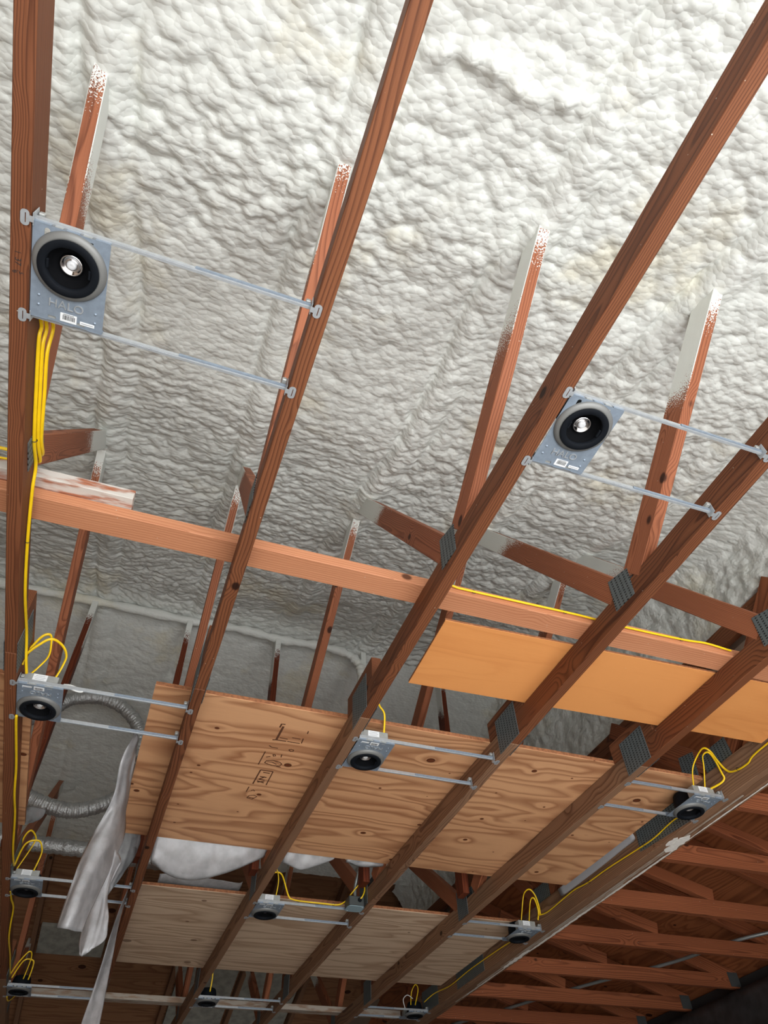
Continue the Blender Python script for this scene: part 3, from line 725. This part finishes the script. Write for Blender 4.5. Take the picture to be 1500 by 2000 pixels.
    # telescoping hanger bars and their feet, in unrotated axes
    for sy in (-1, 1):
        y = sy * .1075; x0 = span0 - px + .004; x1 = span1 - px - .004
        L = x1 - x0; xm = x0 + L * (.55 if mount < 0 else .45)
        hb = obj('hanger_bar', box_me(L, .0035, .011, 0, M_BAR), M_BAR, t, B @ Matrix.Translation(((x0 + x1) / 2, y, .012)))
        obj('bar_lip', box_me(L, .006, .0012, 0, M_BAR), M_BAR, hb, B @ Matrix.Translation(((x0 + x1) / 2, y + .003, .006)))
        xa, xb = (xm, x1) if mount < 0 else (x0, xm)
        obj('inner_bar', box_me(abs(xb - xa) * .98, .0026, .008, 0, M_STEEL), M_STEEL, hb, B @ Matrix.Translation(((xa + xb) / 2, y - .0032, .012)))
        for sx, xe in ((-1, x0), (1, x1)):
            ft = obj('bracket_foot', box_me(.0018, .026, .036, .0006, M_BAR), M_BAR, hb, B @ Matrix.Translation((xe, y, .014)))
            obj('bracket_cam', box_me(.012, .020, .012, .002, M_STEELD), M_STEELD, ft, B @ Matrix.Translation((xe - sx * .008, y - sy * .004, .026)))
            if 'fx_tab' not in MC: MC['fx_tab'] = curve_me([rrect(0, 0, .017, .032, .0075), rrect(.001, 0, .0020, .020, .0006)], .0005)
            obj('chord_tab', MC['fx_tab'], M_BAR, ft, B @ Matrix.Translation((xe + sx * .0145, y, -.0056)))
            obj('tab_neck', box_me(.012, .012, .001, 0, M_BAR), M_BAR, ft, B @ Matrix.Translation((xe + sx * .004, y, -.0052)))
    return t
FY = [.752, 2.366, 4.052, 5.815]
c0, c1 = TX[0] + TH, TX[1]; c2, c3 = TX[2] + TH, TX[3]; c4 = TX[4] + TH
LN = ['large recessed light at upper left, lettering and barcode at its lower edge', 'recessed light at left beside the narrow plywood strip, looped cables above', 'recessed light at left behind the hanging plastic sheet', 'recessed light at the bottom left corner with black can showing']
LM = ['recessed light at right between third and fourth trusses against the foam', 'recessed light in front of the stamped plywood sheet', 'recessed light with cable running to the blue-covered junction box', 'recessed light at the bottom middle with black can showing']
LG = [None, 'recessed light beside the girder next to the smooth plywood strip', 'recessed light on the girder beside the pale plywood, looped cables above', 'recessed light lowest on the girder at the bottom edge']
for k, y in enumerate(FY):
    fixture(c0 + .0765 + .001, y, 1 if k in (0, 3) else -1, c0, c1, -1, LN[k])
    fixture(c2 + .0765 + .003, y, 1 if k in (0, 3) else -1, c2, c3, -1, LM[k])
    if k: fixture(GX0 - .078, y, 1 if k == 3 else -1, c4, GX0, 1, LG[k])

# ------------------------------------------------------------------ cables
def cable(pts, label, r=.0042, ties=(), mat=None, cat='cable', flat=.62):
    o = tube('yellow_cable', pts, r * 1.15, mat or M_CABLE, None, 8, 8, flat); tag(o, label, cat, 'yellow electrical cables')
    for p in ties:
        M = Matrix.Translation(Z(*p)) @ Matrix.Rotation(math.radians(90), 4, 'X')
        if 'tie' not in MC:
            v = []; f = []; n = 12
            ring = [Vector((.0075 * math.cos(2 * math.pi * k / n), .0075 * math.sin(2 * math.pi * k / n), 0)) for k in range(n + 1)]
            MC['tie'] = tube_me(ring, .0011, 5)
        obj('cable_tie', MC['tie'], M_TIE, o, M)
    return o
xa = TX[0] + TH + .0065
cable([(xa, .86, .045), (xa, .92, .075), (xa, .95, .06), (xa, 1.085, .056), (xa, 1.245, .058), (xa, 1.349, .080), (xa, 1.425, .059), (xa, 1.607, .038), (xa, 1.829, .036), (xa, 2.06, .066), (xa + .012, 2.17, .035), (xa + .02, 2.225, .02)],
      'long yellow cable running down the left truss from the upper left light', ties=[(xa, 1.245, .058), (xa, 1.60, .039)])
cable([(xa + .0065, .86, .055), (xa + .0065, .93, .090), (xa + .0065, .97, .068), (xa + .0065, 1.09, .065), (xa + .0065, 1.245, .067), (xa + .006, 1.34, .095), (xa - .01, 1.36, .110), (xa - .06, 1.365, .105), (xa - .12, 1.37, .1), (xa - .6, 1.40, .1)],
      'second yellow cable on the left truss, crossing over the chord near the whitewashed board')
cable([(xa + .0150, .86, .05), (xa + .0150, .935, .110), (xa + .0150, .99, .075), (xa + .0150, 1.10, .071), (xa + .0125, 1.245, .074), (xa + .010, 1.32, .10), (xa - .01, 1.345, .12), (xa - .06, 1.35, .12), (xa - .5, 1.36, .12)],
      'third yellow cable on the left truss, outermost of the tied bundle')
cable([(-.458, 2.235, .06), (-.462, 2.24, .098), (-.436, 2.24, .185), (-.411, 2.24, .203), (-.397, 2.24, .171), (-.389, 2.245, .116), (-.407, 2.25, .068), (-.425, 2.27, .052)], 'rear yellow cable loop above the light beside the narrow plywood strip', ties=[(-.461, 2.24, .09)])
cable([(-.455, 2.23, .055), (-.458, 2.235, .099), (-.433, 2.235, .147), (-.401, 2.235, .182), (-.36, 2.235, .166), (-.333, 2.24, .129), (-.333, 2.245, .085), (-.345, 2.27, .048)], 'front wide yellow cable loop above the light beside the narrow plywood strip')
cable([(xa, 2.46, .0), (xa, 2.50, -.006), (xa + .002, 2.837, .006), (xa, 3.068, .004), (xa, 3.3, .02), (xa, 3.623, .012), (xa, 3.85, .03), (-.455, 3.92, .055)], 'yellow cable hugging the left truss between the second and third lights')
cable([(-.452, 3.92, .05), (-.457, 3.93, .181), (-.436, 3.93, .23), (-.402, 3.93, .2), (-.402, 3.93, .162), (-.440, 3.95, .05)], 'rear yellow cable loop above the light behind the hanging plastic')
cable([(-.452, 3.915, .054), (-.437, 3.92, .158), (-.382, 3.92, .180), (-.354, 3.92, .142), (-.351, 3.925, .105), (-.362, 3.95, .049)], 'front yellow cable loop above the light behind the hanging plastic')
cable([(xa, 4.10, .0), (xa, 4.254, .015), (xa + .004, 4.45, .04), (xa + .002, 4.618, .010), (xa, 4.809, .0), (xa, 5.2, .03), (-.45, 5.66, .05)], 'wavy yellow cable below the light behind the hanging plastic')
cable([(-.46, 5.70, .05), (-.43, 5.70, .13), (-.385, 5.70, .20), (-.36, 5.70, .17), (-.37, 5.72, .05)], 'yellow cable loop above the bottom left light')
cable([(-.44, 5.71, .05), (-.40, 5.71, .15), (-.345, 5.71, .155), (-.335, 5.72, .12), (-.34, 5.73, .05)], 'second yellow cable loop above the bottom left light')
cable([(xa, 5.93, .0), (xa + .005, 6.15, .03), (-.40, 6.35, .135), (-.35, 6.5, .15)], 'yellow cable leaving the bottom left light towards the back')
cable([(.775, 2.18, .13), (.80, 2.20, .17), (.842, 2.235, .171), (.857, 2.24, .15), (.877, 2.245, .119), (.881, 2.27, .048)], 'short yellow cable arching into the light before the stamped plywood')
cable([(.790, 3.95, .052), (.833, 3.92, .135), (.854, 3.915, .153), (.89, 3.915, .14), (.932, 3.92, .045), (.962, 3.925, .0275), (1.042, 3.93, .025), (1.14, 3.93, .025), (1.217, 3.93, .026), (1.262, 3.93, .05), (1.29, 3.90, .085), (1.325, 3.875, .123), (1.342, 3.862, .125), (1.346, 3.850, .09), (1.335, 3.850, .055), (1.318, 3.862, .035)],
      'yellow cable tied along a hanger bar and looping into the blue-covered box', ties=[(.99, 3.928, .026), (1.19, 3.928, .026)])
cable([(.78, 3.88, .15), (.847, 3.90, .168), (.872, 3.92, .118), (.872, 3.95, .05)], 'thin yellow cable dropping into the light left of the blue-covered box')
cable([(.80, 5.62, .2), (.835, 5.68, .19), (.85, 5.70, .13), (.85, 5.73, .05)], 'thin yellow cable above the bottom middle light')
xg5 = GX0 - .007
cable([(2.358, 2.27, .048), (2.336, 2.22, .096), (2.367, 2.2, .151), (2.43, 2.2, .208), (2.466, 2.2, .198), (2.472, 2.19, .151), (xg5, 2.17, .092), (xg5, 2.13, .068), (xg5, 2.05, .06), (xg5, 1.953, .077), (xg5, 1.5, .08)], 'yellow cable looping from the light beside the girder up along its chord', ties=[(xg5, 2.11, .066)])
cable([(2.419, 2.27, .048), (2.409, 2.22, .12), (2.420, 2.21, .173), (2.455, 2.205, .195), (2.470, 2.20, .162), (2.474, 2.195, .092), (xg5, 2.20, .070), (2.470, 2.22, .055), (2.445, 2.27, .048)], 'inner yellow cable loop at the light beside the girder')
cable([(xg5, 2.47, .03), (xg5 , 2.576, .055), (xg5, 2.76, .042), (xg5, 2.911, .047), (xg5, 3.168, .059), (xg5, 3.374, .062), (xg5, 3.528, .075), (xg5, 3.77, .066), (xg5, 3.86, .068), (2.468, 3.91, .075)], 'yellow cable strung along the girder between its two nearer lights', ties=[(xg5, 2.84, .045), (xg5, 3.36, .062)])
cable([(2.372, 3.96, .05), (2.375, 3.90, .155), (2.398, 3.9, .195), (2.433, 3.9, .211), (2.462, 3.9, .18), (2.474, 3.9, .124), (2.474, 3.9, .07)], 'outer yellow cable loop at the middle light on the girder')
cable([(2.425, 3.96, .05), (2.420, 3.905, .132), (2.436, 3.9, .162), (2.455, 3.9, .156), (2.465, 3.9, .094), (2.470, 3.93, .055)], 'inner yellow cable loop at the middle light on the girder')
cable([(xg5, 4.16, .03), (xg5, 4.333, .056), (xg5, 4.905, .068), (xg5, 5.254, .061), (xg5, 5.55, .085), (2.45, 5.68, .06)], 'yellow cable along the girder down to its lowest light')
cable([(2.36, 5.73, .05), (2.355, 5.69, .12), (2.385, 5.68, .168), (2.405, 5.68, .136), (2.395, 5.73, .05)], 'yellow cable loop at the lowest girder light')
cable([(2.30, 5.70, .02), (2.285, 5.69, .07), (2.32, 5.69, .10), (2.37, 5.71, .085)], 'pale wire curl beside the lowest girder light', r=.0028, mat=M_WIREW, flat=1.0)
cable([(.778, 1.463, .132), (.83, 1.463, .112), (.894, 1.463, .108), (1.258, 1.463, .112), (1.344, 1.463, .111), (1.466, 1.463, .106), (1.728, 1.463, .110), (1.84, 1.463, .119), (1.93, 1.463, .112), (1.95, 1.464, .112)], 'yellow cable tied along the brace board above the smooth plywood', r=.0055, ties=[(.905, 1.463, .108), (1.25, 1.463, .112), (1.73, 1.463, .110)])

# white pigtail by the second left light
cable([(-.31, 2.27, .03), (-.285, 2.262, .026), (-.25, 2.262, .016), (-.243, 2.262, .010), (-.262, 2.262, .008), (-.31, 2.262, .022)], 'white wire pigtail beside the second light on the left', r=.0028, mat=M_WIREW, flat=1.0)

# ------------------------------------------------------------------ junction box with conduit
jb = empty('junction_box', Z(1.30, 3.90, 0), 'square grey junction box with pale blue cover on a hanger bar', 'junction box')
obj('box_body', box_me(.088, .084, .050, .004, M_BOX), M_BOX, jb, Matrix.Translation(Z(1.302, 3.897, .029)))
me = curve_me([rrect(0, 0, .095, .088, .022, 3)], .0012); obj('cover', me, M_BLUE, jb, Matrix.Translation(Z(1.302, 3.897, .0025)))
obj('knockout', lathe_me([(.0001, 0), (.012, 0), (.012, .002)], 16), M_BLACK, jb, Matrix.Translation(Z(1.318, 3.854, .034)) @ Matrix.Rotation(math.radians(90), 4, 'X'))
for sx in (-1, 1): obj('screw', lathe_me([(.0035, 0), (.003, -.002), (.0001, -.0022)], 10), M_BAR, jb, Matrix.Translation(Z(1.302 + sx * .034, 3.897 - sx * .03, .001)))
o = tube('conduit', [(1.31, 3.91, .056), (1.31, 3.91, .11), (1.315, 3.90, .15), (1.32, 3.86, .21), (1.32, 3.84, .30), (1.32, 3.84, .62)], .009, M_PIPE, None, 6, 10); tag(o, 'thin grey conduit rising out of the blue-covered junction box', 'conduit')
o = tube('conduit', [(4.35, 3.72, .105), (4.20, 3.88, .108), (4.08, 4.03, .104), (4.0, 4.22, .102), (3.90, 4.55, .102), (3.62, 5.06, .102), (3.40, 5.5, .102), (3.20, 5.98, .102), (3.0, 6.4, .102)], .011, M_PIPE, None, 6, 10); tag(o, 'bent grey conduit crossing above the jack truss chords', 'conduit')

# ------------------------------------------------------------------ ducts
def duct(pts, r, label):
    o = tube('flexible_duct', pts, r, M_DUCT, None, 22, 18, 1.0, lambda t, i: 1 + .055 * math.sin(i * 1.9) + .04 * math.sin(i * .7 + 1)); tag(o, label, 'duct', 'silver flexible ducts')
duct([(-.80, 4.4, 1.06), (-.64, 4.4, 1.161), (-.56, 4.4, 1.265), (-.495, 4.4, 1.310), (-.34, 4.4, 1.340), (-.194, 4.4, 1.300), (-.084, 4.4, 1.207), (-.026, 4.4, 1.102), (.0, 4.4, .95)], .042, 'dark silver duct arching high behind the hanger bars')
duct([(-.85, 4.6, .80), (-.66, 4.6, .737), (-.573, 4.6, .70), (-.476, 4.6, .674), (-.35, 4.6, .656), (-.235, 4.6, .681), (-.112, 4.6, .747), (-.025, 4.6, .846), (.02, 4.6, 1.0)], .046, 'bright silver duct sagging in a U beside the hanging plastic')
duct([(-1.0, 5.0, .63), (-.64, 5.0, .611), (-.436, 5.0, .603), (-.148, 5.0, .597), (.085, 5.0, .58), (.4, 5.0, .57)], .048, 'lowest silver duct running level above the left lights')

# ------------------------------------------------------------------ plastic sheeting
def film(name, rows, label, mat=None, sub=6, th=.0008, cat='plastic sheet', wob=.012, seed=0):
    """rows: list of polylines (same length) top to bottom; smoothed grid with folds and a real thickness"""
    rows = [spline([Z(*p) for p in r], sub) for r in rows]
    cols = list(zip(*rows)); cols = [spline(c, sub) for c in cols]
    nu, nv = len(cols), len(cols[0]); rr = random.Random(seed)
    A = np.array([[tuple(p) for p in c] for c in cols]); uu, vv = np.meshgrid(np.arange(nu), np.arange(nv), indexing='ij')
    w = vnoise(uu * .55 + seed, vv * .18, 77 + seed) * wob * 2; w2 = vnoise(uu * .9 + seed, vv * .3, 78 + seed) * wob
    A[:, :, 1] += w; A[:, :, 0] += w2 * .5
    base = A[0, 0].copy(); v = [tuple(A[i, j] - base) for i in range(nu) for j in range(nv)]
    f = [(i * nv + j, (i + 1) * nv + j, (i + 1) * nv + j + 1, i * nv + j + 1) for i in range(nu - 1) for j in range(nv - 1)]
    o = obj(name, pyd('film', v, f), mat or M_FILM, None, Matrix.Translation(Vector(base)), True)
    md = o.modifiers.new('thickness', 'SOLIDIFY'); md.thickness = th
    return tag(o, label, cat)
# long sheet hanging from the left edge of the stamped plywood
film('plastic_sheet', [
    [(-.032, 2.60, .108), (-.026, 2.68, .109), (-.020, 2.76, .108)],
    [(-.068, 2.70, .03), (-.035, 2.76, .03), (-.014, 2.84, .03)],
    [(-.060, 2.74, -.10), (-.020, 2.80, -.09), (-.002, 2.92, -.06)],
    [(-.085, 2.78, -.20), (-.030, 2.79, -.19), (.014, 2.95, -.15)],
    [(-.115, 2.80, -.32), (-.055, 2.77, -.32), (.004, 2.90, -.28)],
    [(-.122, 2.80, -.44), (-.078, 2.76, -.45), (-.026, 2.86, -.43)],
    [(-.128, 2.80, -.552), (-.095, 2.77, -.562), (-.045, 2.84, -.545)]], 'long crumpled clear plastic sheet hanging from the stamped plywood', seed=1)
film('plastic_sheet', [
    [(-.03, 2.93, -.24), (.000, 2.88, -.25), (.030, 2.92, -.27)],
    [(-.055, 2.93, -.36), (-.005, 2.88, -.38), (.008, 2.92, -.38)],
    [(-.05, 2.92, -.48), (.0, 2.88, -.47), (.036, 2.90, -.49)],
    [(-.045, 2.91, -.56), (-.005, 2.88, -.575), (.036, 2.90, -.545)],
    [(-.030, 2.90, -.60), (-.024, 2.89, -.603), (-.015, 2.90, -.59)]], 'pointed lower lobe of plastic film behind the long hanging sheet', seed=2)
film('plastic_sheet', [
    [(.105, 3.98, .03), (.108, 4.05, .03), (.110, 4.12, .03)],
    [(.080, 4.05, -.10), (.095, 4.10, -.10), (.104, 4.14, -.10)],
    [(.066, 4.08, -.26), (.088, 4.12, -.27), (.112, 4.14, -.27)],
    [(.052, 4.10, -.42), (.082, 4.12, -.42), (.118, 4.14, -.42)],
    [(.030, 4.10, -.62), (.075, 4.12, -.62), (.122, 4.14, -.62)]], 'narrow ribbon of plastic hanging from the second truss at bottom left', seed=3, wob=.006)
film('plastic_sheet', [
    [(.162, 3.500, .105), (.30, 3.515, .105), (.45, 3.515, .105), (.60, 3.515, .105), (.715, 3.510, .105)],
    [(.164, 3.53, .05), (.30, 3.56, .02), (.45, 3.56, .02), (.60, 3.55, .05), (.712, 3.53, .09)],
    [(.168, 3.56, .0), (.27, 3.61, -.035), (.38, 3.62, -.042), (.53, 3.60, -.005), (.705, 3.56, .075)],
    [(.18, 3.70, .04), (.29, 3.72, .02), (.40, 3.73, .02), (.54, 3.70, .05), (.69, 3.66, .10)]], 'sagging swag of clear plastic under the back edge of the stamped plywood', seed=4, wob=.007)
film('plastic_sheet', [
    [(.80, 3.510, .106), (.90, 3.514, .106), (1.00, 3.512, .106), (1.08, 3.510, .106)],
    [(.80, 3.54, .06), (.90, 3.56, .04), (.98, 3.55, .06), (1.06, 3.53, .09)],
    [(.80, 3.60, .08), (.90, 3.60, .06), (.98, 3.58, .08), (1.05, 3.56, .11)]], 'small crumpled plastic swag right of the third truss', seed=5, wob=.009)
film('plastic_sheet', [
    [(1.13, 3.508, .106), (1.22, 3.510, .106), (1.335, 3.508, .106)],
    [(1.13, 3.515, .085), (1.22, 3.52, .075), (1.335, 3.515, .085)],
    [(1.13, 3.54, .09), (1.22, 3.55, .08), (1.335, 3.54, .09)]], 'thin grey plastic hem along the stamped plywood near the blue-covered box', M_FILM2, seed=6, wob=.006)
film('plastic_sheet', [
    [(2.432, 2.85, .105), (2.432, 3.2, .105), (2.432, 3.6, .105)],
    [(2.455, 2.86, .085), (2.458, 3.2, .075), (2.458, 3.62, .075)],
    [(2.474, 2.9, .085), (2.478, 3.2, .09), (2.478, 3.6, .09)]], 'grey plastic strip between the stamped plywood and the girder', M_STRIP, seed=7, wob=.003)
film('plastic_sheet', [
    [(-.05, 3.48, .108), (.02, 3.50, .108), (.09, 3.51, .108)],
    [(-.05, 3.56, .05), (.03, 3.58, .03), (.10, 3.58, .07)],
    [(-.045, 3.64, -.03), (.02, 3.64, -.06), (.07, 3.66, .0)],
    [(-.04, 3.68, -.14), (-.01, 3.68, -.15), (.02, 3.70, -.11)]], 'crumpled grey plastic behind the long hanging sheet at the plywood corner', M_FILM2, seed=8, wob=.03)
film('plastic_sheet', [
    [(-.460, 3.62, .205), (-.415, 3.62, .21), (-.365, 3.62, .20)],
    [(-.460, 3.60, .155), (-.415, 3.60, .15), (-.37, 3.60, .155)],
    [(-.460, 3.58, .10), (-.42, 3.58, .108), (-.385, 3.58, .13)]], 'scrap of clear plastic tucked behind the narrow plywood strip', M_FILM2, seed=9, wob=.008)
film('plastic_sheet', [
    [(.25, 4.06, .14), (.40, 4.06, .15), (.62, 4.06, .135), (.70, 4.06, .14)],
    [(.25, 4.12, .122), (.40, 4.14, .123), (.62, 4.14, .122), (.70, 4.12, .122)],
    [(.25, 4.3, .118), (.40, 4.3, .118), (.62, 4.3, .118), (.70, 4.3, .118)]], 'rumpled plastic lying on the near edge of the pale plywood', seed=10, wob=.01)
film('black_tarp', [
    [(4.46, 2.6, -.015), (4.46, 3.6, -.018), (4.46, 4.6, -.015), (4.46, 5.6, -.02), (4.46, 7.2, -.015)],
    [(4.42, 2.6, -.5), (4.44, 3.6, -.5), (4.41, 4.6, -.5), (4.44, 5.6, -.5), (4.42, 7.2, -.5)],
    [(4.46, 2.6, -1.2), (4.42, 3.6, -1.2), (4.45, 4.6, -1.2), (4.42, 5.6, -1.2), (4.45, 7.2, -1.2)]], 'black plastic tarp covering the wall at the bottom right corner', M_TARP, seed=11, wob=.03, cat='tarp')
